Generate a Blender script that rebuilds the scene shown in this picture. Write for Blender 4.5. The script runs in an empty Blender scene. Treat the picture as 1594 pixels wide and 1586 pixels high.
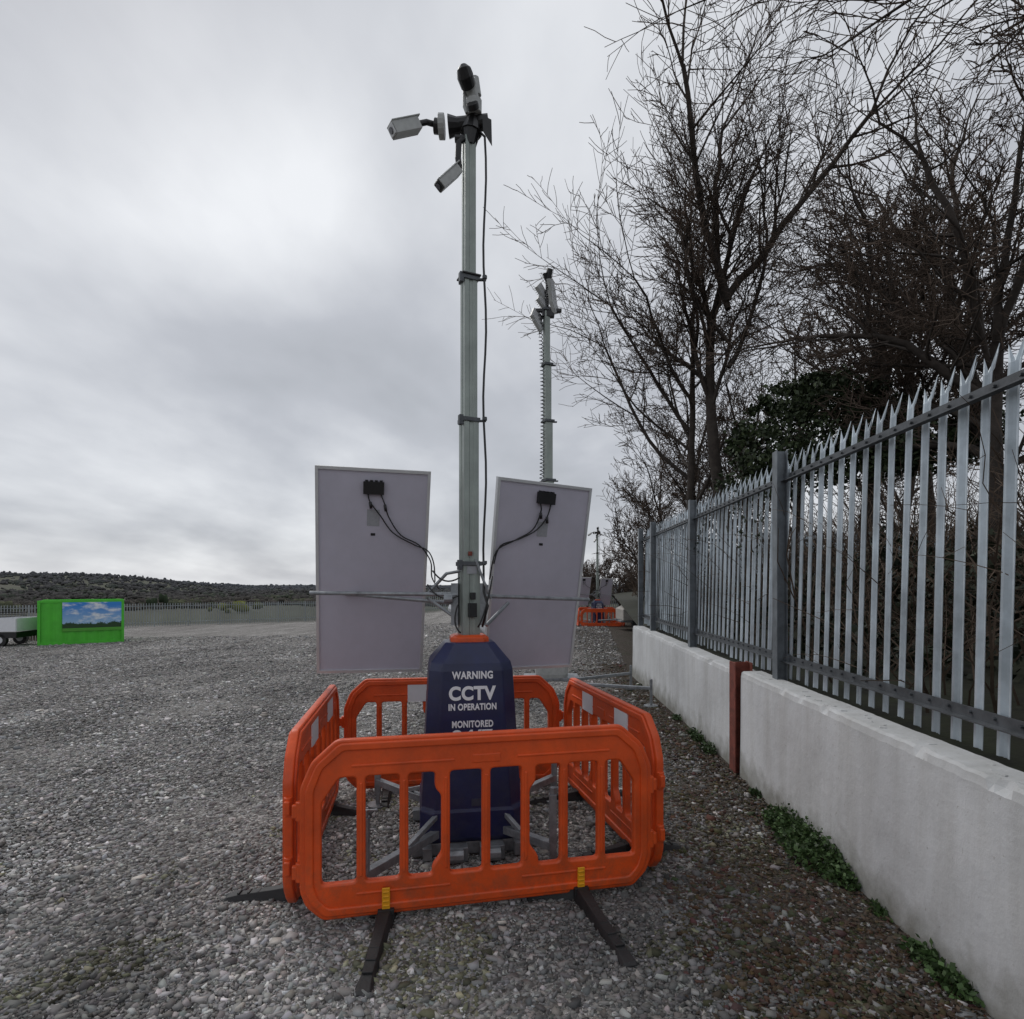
import bpy, math, random
import numpy as np
from mathutils import Vector, Matrix, noise
random.seed(7); np.random.seed(7)
S = bpy.context.scene
COL = S.collection

# ---------------------------------------------------------------- materials
def nt(m):
    m.use_nodes = True
    n = m.node_tree
    for x in list(n.nodes): n.nodes.remove(x)
    o = n.nodes.new('ShaderNodeOutputMaterial'); b = n.nodes.new('ShaderNodeBsdfPrincipled')
    n.links.new(b.outputs[0], o.inputs[0])
    return n, b
def sc(c, k): return (min(c[0]*k,1), min(c[1]*k,1), min(c[2]*k,1), 1)
def mat(name, col, rough=.6, metal=0., var=.2, scale=6., bump=0., bscale=60., col2=None, spec=.5):
    m = bpy.data.materials.new(name); n, b = nt(m); L = n.links
    tc = n.nodes.new('ShaderNodeTexCoord')
    no = n.nodes.new('ShaderNodeTexNoise'); no.inputs['Scale'].default_value = scale
    no.inputs['Detail'].default_value = 6; no.inputs['Roughness'].default_value = .65
    L.new(tc.outputs['Object'], no.inputs['Vector'])
    r = n.nodes.new('ShaderNodeValToRGB')
    r.color_ramp.elements[0].position = .3; r.color_ramp.elements[1].position = .7
    r.color_ramp.elements[0].color = sc(col, 1-var)
    r.color_ramp.elements[1].color = sc(col2 if col2 else col, 1 if col2 else 1+var)
    L.new(no.outputs[0], r.inputs[0]); L.new(r.outputs[0], b.inputs['Base Color'])
    b.inputs['Roughness'].default_value = rough; b.inputs['Metallic'].default_value = metal
    b.inputs['Specular IOR Level'].default_value = spec
    if bump:
        n2 = n.nodes.new('ShaderNodeTexNoise'); n2.inputs['Scale'].default_value = bscale; n2.inputs['Detail'].default_value = 5
        L.new(tc.outputs['Object'], n2.inputs['Vector'])
        bp = n.nodes.new('ShaderNodeBump'); bp.inputs['Strength'].default_value = bump; bp.inputs['Distance'].default_value = .01
        L.new(n2.outputs[0], bp.inputs['Height']); L.new(bp.outputs[0], b.inputs['Normal'])
    return m
def dirty(m, colr, amount=.5, zmax=.6):
    """blend grime into the lower part and into noise patches"""
    n=m.node_tree; L=n.links; b=[x for x in n.nodes if x.type=='BSDF_PRINCIPLED'][0]
    src=b.inputs['Base Color'].links[0].from_socket
    g=n.nodes.new('ShaderNodeNewGeometry'); s=n.nodes.new('ShaderNodeSeparateXYZ'); L.new(g.outputs['Position'],s.inputs[0])
    mr=n.nodes.new('ShaderNodeMapRange'); mr.inputs[1].default_value=zmax; mr.inputs[2].default_value=0; L.new(s.outputs[2],mr.inputs[0])
    no=n.nodes.new('ShaderNodeTexNoise'); no.inputs['Scale'].default_value=11; no.inputs['Detail'].default_value=8; no.inputs['Roughness'].default_value=.75
    L.new(g.outputs['Position'],no.inputs['Vector'])
    r=n.nodes.new('ShaderNodeMapRange'); r.inputs[1].default_value=.45; r.inputs[2].default_value=.72; L.new(no.outputs[0],r.inputs[0])
    a=n.nodes.new('ShaderNodeMath'); a.operation='MULTIPLY_ADD'; L.new(mr.outputs[0],a.inputs[0]); a.inputs[1].default_value=.8; a.inputs[2].default_value=.22
    c=n.nodes.new('ShaderNodeMath'); c.operation='MULTIPLY'; L.new(a.outputs[0],c.inputs[0]); L.new(r.outputs[0],c.inputs[1])
    d=n.nodes.new('ShaderNodeMath'); d.operation='MULTIPLY'; L.new(c.outputs[0],d.inputs[0]); d.inputs[1].default_value=amount
    x=n.nodes.new('ShaderNodeMix'); x.data_type='RGBA'; L.new(d.outputs[0],x.inputs[0]); L.new(src,x.inputs[6]); x.inputs[7].default_value=(*colr,1)
    L.new(x.outputs[2],b.inputs['Base Color'])
def plain(name,col,rough=.9,spec=.2):
    m = bpy.data.materials.new(name); n, b = nt(m); L=n.links
    oi=n.nodes.new('ShaderNodeTexCoord'); no=n.nodes.new('ShaderNodeTexNoise'); no.inputs['Scale'].default_value=1.5; no.inputs['Detail'].default_value=1
    L.new(oi.outputs['Object'],no.inputs['Vector'])
    r = n.nodes.new('ShaderNodeValToRGB'); r.color_ramp.elements[0].position=.35; r.color_ramp.elements[1].position=.65
    r.color_ramp.elements[0].color=sc(col,.7); r.color_ramp.elements[1].color=sc(col,1.35)
    L.new(no.outputs[0],r.inputs[0]); L.new(r.outputs[0],b.inputs['Base Color'])
    b.inputs['Roughness'].default_value=rough; b.inputs['Specular IOR Level'].default_value=spec
    return m
def attr_mat(name, rough=.9, spec=.3, k=1):
    m = bpy.data.materials.new(name); n, b = nt(m)
    a = n.nodes.new('ShaderNodeAttribute'); a.attribute_name = 'col'
    n.links.new(a.outputs['Color'], b.inputs['Base Color'])
    b.inputs['Roughness'].default_value = rough; b.inputs['Specular IOR Level'].default_value = spec
    return m

M_orange = mat('orange_plastic', (.66,.078,.009), .45, var=.24, scale=3, bump=.12, bscale=40)
dirty(M_orange,(.16,.075,.04),.75,.5)
M_blue = mat('navy_plastic', (.010,.015,.062), .36, var=.3, scale=4, bump=.08, bscale=30)
dirty(M_blue,(.05,.052,.07),.55,.9)
M_white = mat('white_vinyl', (.72,.73,.76), .5, var=.05)
M_galv = mat('galvanised_steel', (.25,.265,.28), .45, .5, var=.35, scale=14, bump=.05)
M_mast = mat('mast_aluminium', (.28,.315,.29), .42, .3, var=.16, scale=5)
M_black = mat('black_rubber', (.014,.014,.015), .6, var=.3, scale=9, bump=.2, bscale=50)
M_blackp = mat('black_plastic', (.012,.012,.013), .4, var=.3)
M_yellow = mat('yellow_plastic', (.75,.34,.008), .5, var=.15)
M_panel = mat('solar_backsheet', (.47,.455,.53), .45, var=.07, scale=2.5)
dirty(M_panel,(.30,.29,.30),.5,.1)
M_alu = mat('aluminium_frame', (.60,.61,.62), .4, .4, var=.08)
M_label = mat('grey_label', (.30,.31,.33), .6, var=.1, scale=60)
M_camgrey = mat('camera_housing', (.38,.39,.38), .4, var=.15, scale=20)
M_glass = mat('lens_glass', (.10,.10,.12), .1, var=.1)
M_red = mat('red_oxide_steel', (.17,.042,.028), .75, var=.45, scale=12, bump=.3)
M_bark = mat('bark', (.055,.046,.040), .9, var=.4, scale=5, bump=.6, bscale=25, spec=.2)
M_twig = plain('twig', (.090,.067,.053))
M_scrub = plain('scrub_twig', (.085,.062,.046))
M_green = mat('green_paint', (.07,.46,.03), .5, var=.12, scale=2)
M_rail = mat('shaded_rail_steel', (.085,.092,.10), .55, .3, var=.4, scale=9)  # steel colour darkened to carry the shade on the fence rails' underside
M_post = mat('weathered_post_steel', (.16,.178,.195), .5, .4, var=.35, scale=6)
M_soil = mat('bank_soil', (.020,.017,.011), .95, var=.5, scale=3, bump=.8, bscale=12, col2=(.026,.030,.012))
M_attr = attr_mat('leaf_varied', .55, .35)
M_stone = attr_mat('stone_varied', .85, .3)
M_wood = attr_mat('woodland_varied', 1, .0)

# ---------------------------------------------------------------- mesh builder
class MB:
    def __init__(s): s.v=[]; s.f=[]; s.m=[]
    def box(s, c, size, R=None, m=0):
        b=len(s.v); c=Vector(c)
        for x in (-.5,.5):
            for y in (-.5,.5):
                for z in (-.5,.5):
                    p=Vector((x*size[0],y*size[1],z*size[2]))
                    if R is not None: p=R@p
                    s.v.append(c+p)
        for f in ((0,1,3,2),(4,6,7,5),(0,4,5,1),(2,3,7,6),(0,2,6,4),(1,5,7,3)):
            s.f.append(tuple(b+i for i in f)); s.m.append(m)
    def bar(s, a, b2, w, h, m=0):
        a=Vector(a); b2=Vector(b2); d=b2-a
        s.box((a+b2)/2,(w,h,d.length),d.to_track_quat('Z','Y').to_matrix(),m)
    def tube(s, pts, rad, n=8, m=0, cap=True):
        pts=[Vector(p) for p in pts]
        if not isinstance(rad,(list,tuple)): rad=[rad]*len(pts)
        b=len(s.v); up=None; N=len(pts)
        for i,p in enumerate(pts):
            d=(pts[min(i+1,N-1)]-pts[max(i-1,0)])
            if d.length<1e-9: d=Vector((0,0,1))
            d.normalize()
            if up is None: up=d.orthogonal().normalized()
            else:
                up=(up-d*up.dot(d))
                up=up.normalized() if up.length>1e-6 else d.orthogonal().normalized()
            w=d.cross(up); r=rad[i]
            for k in range(n):
                a=2*math.pi*k/n
                s.v.append(p+up*(math.cos(a)*r)+w*(math.sin(a)*r))
        for i in range(N-1):
            for k in range(n):
                k2=(k+1)%n
                s.f.append((b+i*n+k,b+i*n+k2,b+(i+1)*n+k2,b+(i+1)*n+k)); s.m.append(m)
        if cap:
            s.f.append(tuple(b+k for k in reversed(range(n)))); s.m.append(m)
            s.f.append(tuple(b+(N-1)*n+k for k in range(n))); s.m.append(m)
    def loft(s, rings, m=0):
        b=len(s.v); n=len(rings[0])
        for r in rings: s.v.extend(Vector(p) for p in r)
        for i in range(len(rings)-1):
            for k in range(n):
                k2=(k+1)%n
                s.f.append((b+i*n+k,b+i*n+k2,b+(i+1)*n+k2,b+(i+1)*n+k)); s.m.append(m)
        s.f.append(tuple(b+k for k in reversed(range(n)))); s.m.append(m)
        s.f.append(tuple(b+(len(rings)-1)*n+k for k in range(n))); s.m.append(m)
    def build(s, name, mats, parent=None, smooth=False, bevel=0, loc=None):
        me=bpy.data.meshes.new(name); me.from_pydata([tuple(v) for v in s.v],[],s.f); 
        for x in mats: me.materials.append(x)
        if len(mats)>1: me.polygons.foreach_set('material_index',s.m)
        if smooth: me.polygons.foreach_set('use_smooth',[True]*len(s.f))
        me.update()
        o=bpy.data.objects.new(name,me); COL.objects.link(o)
        if parent: o.parent=parent
        if loc: o.location=loc
        if bevel:
            md=o.modifiers.new('bevel','BEVEL'); md.width=bevel; md.segments=2; md.limit_method='ANGLE'
        return o
def empty(name, loc=(0,0,0), rz=0):
    e=bpy.data.objects.new(name,None); e.empty_display_size=.2; e.location=loc; e.rotation_euler=(0,0,rz); COL.objects.link(e); return e
def RZ(a): return Matrix.Rotation(a,3,'Z')
def arr_mesh(name, V, F, mats, colors=None, smooth=False, parent=None):
    me=bpy.data.meshes.new(name); nv=len(V); nf=len(F); k=F.shape[1]
    me.vertices.add(nv); me.vertices.foreach_set('co',V.astype(np.float32).ravel())
    me.loops.add(nf*k); me.loops.foreach_set('vertex_index',F.astype(np.int32).ravel())
    me.polygons.add(nf); me.polygons.foreach_set('loop_start',np.arange(0,nf*k,k,dtype=np.int32))
    me.polygons.foreach_set('loop_total',np.full(nf,k,dtype=np.int32))
    if smooth: me.polygons.foreach_set('use_smooth',np.ones(nf,dtype=bool))
    for x in mats: me.materials.append(x)
    me.update(calc_edges=True)
    if colors is not None:
        a=me.color_attributes.new('col','FLOAT_COLOR','POINT')
        c=np.ones((nv,4),dtype=np.float32); c[:,:3]=colors; a.data.foreach_set('color',c.ravel())
    o=bpy.data.objects.new(name,me); COL.objects.link(o)
    if parent: o.parent=parent
    return o

# ---------------------------------------------------------------- terrain
def xw(y): return 1.89+.047*y      # wall front
def xf(y): return 2.14+.047*y      # fence
def sst(a,b,x):
    t=max(0,min(1,(x-a)/(b-a))); return t*t*(3-2*t)
NR=[0,7,20,35,60,80,150,300,700,1200,1700,4000]
NZ=[0,0,-.6,-1.47,-2.15,-2.5,-3.8,-6.5,-9.,-7,-3,-3]
def gz(x,y):
    r=math.hypot(x,y)
    if r<.01: return 0
    z=float(np.interp(r,NR,NZ)); az=x/r
    if y<0: az=.3
    w=1-.67*sst(-.35,.02,az)
    w=w+(1-w)*sst(70,150,r)
    if r<150: z*=w
    if r>250:
        hl=sst(-.40,-.60,az) if y>0 else 0
        z+=hl*21*sst(400,1000,r)*(1-.4*sst(1200,2500,r))
        z+=noise.noise(Vector((x/260,y/260,3)))*6*sst(250,700,r)
    return z
rad=[0.0]+list(np.geomspace(.6,3800,150)); NA=240
V=[(0,0,0)]
for r in rad[1:]:
    for k in range(NA):
        a=2*math.pi*k/NA; x=r*math.sin(a); y=r*math.cos(a)
        z=gz(x,y)
        if r<60: z+=noise.noise(Vector((x*.7,y*.7,0)))*.012
        V.append((x,y,z))
faces=[(0,1+(k+1)%NA,1+k) for k in range(NA)]
for i in range(len(rad)-2):
    for k in range(NA):
        k2=(k+1)%NA; b=1+i*NA
        faces.append((b+k,b+k2,b+NA+k2,b+NA+k))
me=bpy.data.meshes.new('ground'); me.from_pydata(V,[],faces); me.polygons.foreach_set('use_smooth',[True]*len(faces))
ground=bpy.data.objects.new('gravel_ground',me); COL.objects.link(ground)
m=bpy.data.materials.new('gravel'); n,b=nt(m); L=n.links; N=n.nodes.new
tc=N('ShaderNodeTexCoord'); geo=N('ShaderNodeNewGeometry')
def noi(scale,detail=6,vec=None,rough=.6):
    x=N('ShaderNodeTexNoise'); x.inputs['Scale'].default_value=scale; x.inputs['Detail'].default_value=detail; x.inputs['Roughness'].default_value=rough
    L.new(vec if vec else tc.outputs['Object'],x.inputs['Vector']); return x
def ramp(inp,stops):
    x=N('ShaderNodeValToRGB'); e=x.color_ramp.elements
    while len(e)<len(stops): e.new(.5)
    for i,(p,c) in enumerate(stops): e[i].position=p; e[i].color=(*c,1)
    L.new(inp,x.inputs[0]); return x
def mix(fac,a,bb,mode='MIX'):
    x=N('ShaderNodeMix'); x.data_type='RGBA'; x.blend_type=mode
    if isinstance(fac,float): x.inputs[0].default_value=fac
    else: L.new(fac,x.inputs[0])
    for s,i in ((a,6),(bb,7)):
        if isinstance(s,tuple): x.inputs[i].default_value=(*s,1)
        else: L.new(s,x.inputs[i])
    return x.outputs[2]
def math_(op,a,bb=None,c=None,clamp=False):
    x=N('ShaderNodeMath'); x.operation=op; x.use_clamp=clamp
    for i,s in enumerate((a,bb,c)):
        if s is None: continue
        if isinstance(s,(int,float)): x.inputs[i].default_value=s
        else: L.new(s,x.inputs[i])
    return x.outputs[0]
vo=N('ShaderNodeTexVoronoi'); vo.inputs['Scale'].default_value=52; L.new(tc.outputs['Object'],vo.inputs['Vector'])
sepc=N('ShaderNodeSeparateColor'); L.new(vo.outputs['Color'],sepc.inputs[0])
g1=ramp(sepc.outputs[0],[(0,(.10,.095,.092)),(.45,(.21,.20,.194)),(.8,(.33,.318,.31)),(1,(.52,.51,.50))])
vo2=N('ShaderNodeTexVoronoi'); vo2.inputs['Scale'].default_value=7; L.new(tc.outputs['Object'],vo2.inputs['Vector'])
sepd=N('ShaderNodeSeparateColor'); L.new(vo2.outputs['Color'],sepd.inputs[0])
g2=ramp(sepd.outputs[0],[(0,(.76,.75,.74)),(1,(1.20,1.20,1.19))])
big=ramp(noi(.55,7,None,.7).outputs[0],[(.3,(.68,.67,.65)),(.7,(1.2,1.2,1.2))])
c1=mix(1.0,g1.outputs[0],big.outputs[0],'MULTIPLY')
c1=mix(1.0,c1,g2.outputs[0],'MULTIPLY')
mp=N('ShaderNodeMapping'); mp.inputs['Scale'].default_value=(1.3,.07,1); mp.inputs['Rotation'].default_value=(0,0,.25); L.new(tc.outputs['Object'],mp.inputs[0])
tr=ramp(noi(1.0,4,mp.outputs[0]).outputs[0],[(.35,(.74,.73,.72)),(.62,(1.15,1.15,1.14))])
c1=mix(1.0,c1,tr.outputs[0],'MULTIPLY')
sep=N('ShaderNodeSeparateXYZ'); L.new(geo.outputs['Position'],sep.inputs[0])
dw=math_('SUBTRACT',math_('MULTIPLY_ADD',sep.outputs[1],.047,1.89),sep.outputs[0])
n5=noi(1.6,6).outputs[0]
sm=math_('ADD',dw,math_('MULTIPLY_ADD',n5,-1.6,.8))
mr=N('ShaderNodeMapRange'); mr.inputs[1].default_value=1.25; mr.inputs[2].default_value=.35; L.new(sm,mr.inputs[0])
soil=ramp(noi(14,8).outputs[0],[(.3,(.022,.016,.011)),(.55,(.060,.046,.034)),(.72,(.12,.10,.08))])
moss=ramp(noi(2.5,7).outputs[0],[(.56,(0,0,0)),(.66,(1,1,1))])
soilc=mix(moss.outputs[0],soil.outputs[0],(.030,.040,.012))
c2=mix(math_('MULTIPLY',mr.outputs[0],.9),c1,soilc)
moss2=ramp(noi(1.1,8,None,.75).outputs[0],[(.60,(0,0,0)),(.72,(.5,.5,.5))])
c2=mix(moss2.outputs[0],c2,(.05,.052,.025))
ln=N('ShaderNodeVectorMath'); ln.operation='LENGTH'; L.new(geo.outputs['Position'],ln.inputs[0])
mr2=N('ShaderNodeMapRange'); mr2.inputs[1].default_value=66; mr2.inputs[2].default_value=72; L.new(ln.outputs['Value'],mr2.inputs[0])
fld=ramp(noi(.012,6).outputs[0],[(.35,(.055,.052,.042)),(.5,(.06,.066,.04)),(.65,(.08,.074,.06))])
c3=mix(mr2.outputs[0],c2,fld.outputs[0])
L.new(c3,b.inputs['Base Color']); b.inputs['Roughness'].default_value=.9; b.inputs['Specular IOR Level'].default_value=.25
h=math_('ADD',vo.outputs['Distance'],math_('MULTIPLY',vo2.outputs['Distance'],.3))
bp=N('ShaderNodeBump'); bp.inputs['Strength'].default_value=.9; bp.inputs['Distance'].default_value=.02; bp.invert=True
L.new(h,bp.inputs['Height']); L.new(bp.outputs[0],b.inputs['Normal'])
ground.data.materials.append(m)

# loose stones
NS=390000
u=np.random.rand(NS); y=1.6*(40/1.6)**(u**1.15); x=(np.random.rand(NS)*2-1)*(y*.91+.6)
keep=(x<np.where(y<12.5,1.87+.047*y,.14*y+.75)); x=x[keep]; y=y[keep]; NS=len(x)
sz=np.clip(np.random.lognormal(math.log(.0042),.46,NS),.0022,.015)*(1+y*.078)
cube=np.array([(a,b_,c) for a in(-1,1) for b_ in(-1,1) for c in(-1,1)],float)
P=cube[None]*(1+(np.random.rand(NS,8,3)-.5)*1.05)
P*=np.stack([sz*(.8+.9*np.random.rand(NS)),sz*(.65+.5*np.random.rand(NS)),sz*(.4+.4*np.random.rand(NS))],1)[:,None,:]
az=np.random.rand(NS)*6.283; tl=(np.random.rand(NS)-.5)*1.3
ca,sa,ct,st=np.cos(az),np.sin(az),np.cos(tl),np.sin(tl)
Y=P[:,:,1]*ct[:,None]-P[:,:,2]*st[:,None]; Z=P[:,:,1]*st[:,None]+P[:,:,2]*ct[:,None]
X=P[:,:,0]*ca[:,None]-Y*sa[:,None]; Y2=P[:,:,0]*sa[:,None]+Y*ca[:,None]
zz=np.array([gz(float(a),float(c)) for a,c in zip(x,y)])
V=np.stack([X+x[:,None],Y2+y[:,None],Z+zz[:,None]+sz[:,None]*.25],2).reshape(-1,3)
fc=np.array([(0,1,3,2),(4,6,7,5),(0,4,5,1),(2,3,7,6),(0,2,6,4),(1,5,7,3)])
F=(fc[None]+np.arange(NS)[:,None,None]*8).reshape(-1,4)
t=np.random.rand(NS)
lum=np.where(t<.40,.09+.13*np.random.rand(NS),np.where(t<.90,.18+.17*np.random.rand(NS),.36+.28*np.random.rand(NS)))
patch=np.array([noise.noise(Vector((a*.55,c*.28,9)))+.5*noise.noise(Vector((a*1.7,c*1.7,2)))+.9*noise.noise(Vector(((a+c*.22)*1.1,c*.06,31))) for a,c in zip(x,y)])
lum=lum*(1+patch*.45)
tint=np.stack([1.03+.04*np.random.randn(NS),np.ones(NS),.975+.035*np.random.randn(NS)],1)
colr=np.clip(lum[:,None]*tint,.01,.9)
dwn=(1.89+.047*y)-x; nzz=np.array([noise.noise(Vector((a*1.3,c*1.3,5))) for a,c in zip(x,y)])
so=np.clip((1.25-(dwn+nzz*.7))/.9,0,1)*(y<14)
brown=np.stack([.05+.05*np.random.rand(NS),.038+.035*np.random.rand(NS),.026+.02*np.random.rand(NS)],1)
pick=(np.random.rand(NS)<so*.78)[:,None]
colr=np.where(pick,brown,colr)
ms_=np.array([noise.noise(Vector((a*1.6,c*1.6,44))) for a,c in zip(x,y)])
pm=(np.random.rand(NS)<np.clip((ms_-.15)*2.2,0,.5)*(y<5))[:,None]
colr=np.where(pm,colr*np.array([.60,.61,.42]),colr)
arr_mesh('gravel_stones',V,F,[M_stone],np.repeat(colr,8,0))

# ---------------------------------------------------------------- wall
cm=bpy.data.materials.new('rendered_concrete'); n,b=nt(cm); L=n.links; N=n.nodes.new
tc=N('ShaderNodeTexCoord'); geo=N('ShaderNodeNewGeometry')
base=ramp(noi(1.3,8,None,.62).outputs[0],[(.3,(.47,.475,.48)),(.52,(.58,.59,.60)),(.75,(.66,.67,.68))])
mp=N('ShaderNodeMapping'); mp.inputs['Scale'].default_value=(7,7,.8); L.new(tc.outputs['Object'],mp.inputs[0])
strk=ramp(noi(1,5,mp.outputs[0]).outputs[0],[(.3,(.87,.86,.84)),(.6,(1.02,1.02,1.02))])
c=mix(1.0,base.outputs[0],strk.outputs[0],'MULTIPLY')
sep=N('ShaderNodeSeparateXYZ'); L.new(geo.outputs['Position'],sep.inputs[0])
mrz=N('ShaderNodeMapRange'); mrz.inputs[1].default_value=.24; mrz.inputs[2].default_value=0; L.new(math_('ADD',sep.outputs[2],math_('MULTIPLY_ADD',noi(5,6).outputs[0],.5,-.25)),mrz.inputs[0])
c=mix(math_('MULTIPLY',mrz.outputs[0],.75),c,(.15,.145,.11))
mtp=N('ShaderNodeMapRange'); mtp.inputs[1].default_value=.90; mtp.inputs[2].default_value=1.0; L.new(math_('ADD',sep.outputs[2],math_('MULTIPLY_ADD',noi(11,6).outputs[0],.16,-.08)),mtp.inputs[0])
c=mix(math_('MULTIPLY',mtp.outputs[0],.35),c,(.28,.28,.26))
spots=ramp(noi(38,4).outputs[0],[(.66,(1,1,1)),(.73,(.68,.66,.63))])
c=mix(1.0,c,spots.outputs[0],'MULTIPLY')
L.new(c,b.inputs['Base Color']); b.inputs['Roughness'].default_value=.9
bp=N('ShaderNodeBump'); bp.inputs['Strength'].default_value=.4; bp.inputs['Distance'].default_value=.02
L.new(noi(9,9,None,.7).outputs[0],bp.inputs['Height']); L.new(bp.outputs[0],b.inputs['Normal'])
wall=empty('concrete_wall',(0,0,0))
def wall_seg(nm,y0,y1,htop,off):
    vs=[];fs=[]; ny=int((y1-y0)/.03); rows=[]
    for i in range(ny+1):
        y=y0+(y1-y0)*i/ny
        j=noise.noise(Vector((y*2.2,1,off)))*.012+noise.noise(Vector((y*14,4,off)))*.008
        chip=max(0,noise.noise(Vector((y*6,9,off)))-.15)*.10
        x0=xw(y)+off+noise.noise(Vector((y*1.1,7,0)))*.01
        rows.append([(x0-.012,y,-.3),(x0,y,.35),(x0+.004,y,htop-.05+j),(x0+.012+chip,y,htop-.012+j-chip*.5),(x0+.03+chip,y,htop+j),(x0+.2,y,htop+j*.5+.004),(x0+.2,y,-.3)])
    for r in rows: vs+=r
    k=7
    for i in range(ny):
        for q in range(k-1):
            a=i*k+q; fs.append((a,a+k,a+k+1,a+1))
    fs.append(tuple(range(k))[::-1]); fs.append(tuple(ny*k+q for q in range(k)))
    mb=MB(); mb.v=[Vector(v) for v in vs]; mb.f=fs; mb.m=[0]*len(fs)
    return mb.build(nm,[cm],wall)
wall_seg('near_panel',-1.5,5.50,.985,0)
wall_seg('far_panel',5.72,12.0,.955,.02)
mb=MB(); yy=5.61; X0=xw(yy)
mb.box((X0-.035,yy,.38),(.012,.15,1.36),None,0); mb.box((X0+.12,yy,.38),(.012,.15,1.36)); mb.box((X0+.04,yy,.38),(.15,.012,1.36))
mb.build('steel_post',[M_red],wall,bevel=.003)
mb=MB()
random.seed(3)
for i in range(45):
    y=random.uniform(.5,5.4); mb.box((xw(y)+.12+random.uniform(-.05,.05),y,.985),(random.uniform(.01,.05),random.uniform(.02,.07),.010),RZ(random.uniform(-.5,.5)))
mb.build('mortar_crumbs',[cm],wall,bevel=.003)

# ---------------------------------------------------------------- palisade fence
def pickets(name,path,z0,z1,spacing,parent,mats,seed=1,lean=0.0,leanx=0):
    random.seed(seed)
    (ax,ay),(bx,by)=path; Ld=math.hypot(bx-ax,by-ay); n_=int(Ld/spacing)
    tx,ty=(bx-ax)/Ld,(by-ay)/Ld; nx,ny=ty,-tx
    us=[-.034,-.023,-.011,0,.011,.023,.034]; ws=[0,.002,.014,.004,.014,.002,0]
    vs=[];fs=[]
    for i in range(n_+1):
        s=(i+.5)*spacing
        if s>Ld: break
        jz=random.uniform(-.015,.015); jl=random.uniform(-.010,.010); tw=random.uniform(-.16,.16)
        tops=[z1-.055,z1-.13,z1-.10,z1,z1-.10,z1-.13,z1-.055]
        b0=len(vs)
        for r in range(4):
            for q in range(7):
                u_=us[q]; w=ws[q]
                if r==0: z=z0
                elif r==1: z=z1-.3
                elif r==2: z=z1-.15
                else:
                    z=tops[q]; u_=us[q]*(1.55 if q in(0,6) else 1)
                    w+=.055 if q==3 else .02
                if r==2: w+=.005
                w+=u_*tw
                f=(z-z0)/(z1-z0)
                px=ax+tx*(s+u_+jl*f)+nx*(w+lean*f); py=ay+ty*(s+u_+jl*f)+ny*(w+lean*f)
                vs.append(Vector((px,py,z+jz)))
        for r in range(3):
            for q in range(6):
                a=b0+r*7+q; fs.append((a,a+1,a+8,a+7))
    mb=MB(); mb.v=vs; mb.f=fs; mb.m=[0]*len(fs)
    o=mb.build(name,mats,parent)
    md=o.modifiers.new('t','SOLIDIFY'); md.thickness=.003
    return o
fm=mat('galvanised_pale',(.44,.495,.535),.40,.40,var=.40,scale=2.2,bump=.05)
fence=empty('palisade_fence',(0,0,0))
pickets('pales',((xf(-1.2),-1.2),(xf(12),12)),1.0,2.98,.153,fence,[fm],lean=.05)
pickets('pales_return',((xf(12),12.05),(xf(12)+14,12.6)),1.0,2.98,.153,fence,[fm])
mb=MB()
tdir=math.atan(.047)
for zr in (1.17,2.72):
    a=Vector((xf(-1.2)-.012,-1.2,zr)); c_=Vector((xf(12)-.012,12,zr)); d=(c_-a)
    R=RZ(-tdir)
    mb.box((a+c_)/2,(.007,d.length,.055),R); mb.box((a+c_)/2+Vector((-.024,0,-.03)),(.045,d.length,.007),R)
    mb.box((xf(12)+7,12.30,zr),(14,.007,.055),RZ(.04))
    yb=-1.1
    while yb<12:
        mb.tube([(xf(yb)-.030,yb,zr+.005),(xf(yb)-.016,yb,zr+.005)],.009,6); yb+=.153
mb.build('rails',[M_rail],fence)
mb=MB()
for y in (-.45,2.30,5.05,7.95,10.7,12.0):
    X0=xf(y)-.05; R=RZ(-tdir)
    mb.box((X0-.055,y,1.9),(.008,.10,2.1),R); mb.box((X0+.03,y,1.9),(.008,.10,2.1),R); mb.box((X0-.012,y,1.9),(.08,.008,2.1),R)
    for zr in (1.17,2.72):
        mb.box((X0+.03,y,zr),(.03,.16,.07),R)
mb.build('posts',[M_post],fence)
dist=empty('palisade_fence',(0,0,0))
mb=MB()
line=[(-62,45),(-37,55),(-22,66),(0,70),(9,66),(40,60)]
for (ax,ay),(bx,by) in zip(line[:-1],line[1:]):
    Ld=math.hypot(bx-ax,by-ay); a=math.atan2(by-ay,bx-ax); k=int(Ld/.22)
    for i in range(k):
        x=ax+(bx-ax)*i/k; y=ay+(by-ay)*i/k; z=gz(x,y)
        mb.box((x,y,z+1.15),(.08,.02,2.2),RZ(a))
        if i%13==0: mb.box((x,y,z+1.1),(.12,.12,2.3),RZ(a))
    for zz_ in (.4,2.0):
        mb.bar((ax,ay,gz(ax,ay)+zz_),(bx,by,gz(bx,by)+zz_),.05,.06)
mb.build('pales',[mat('far_galvanised',(.24,.265,.275),.6,.2,var=.25,scale=.5)],dist)

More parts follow.
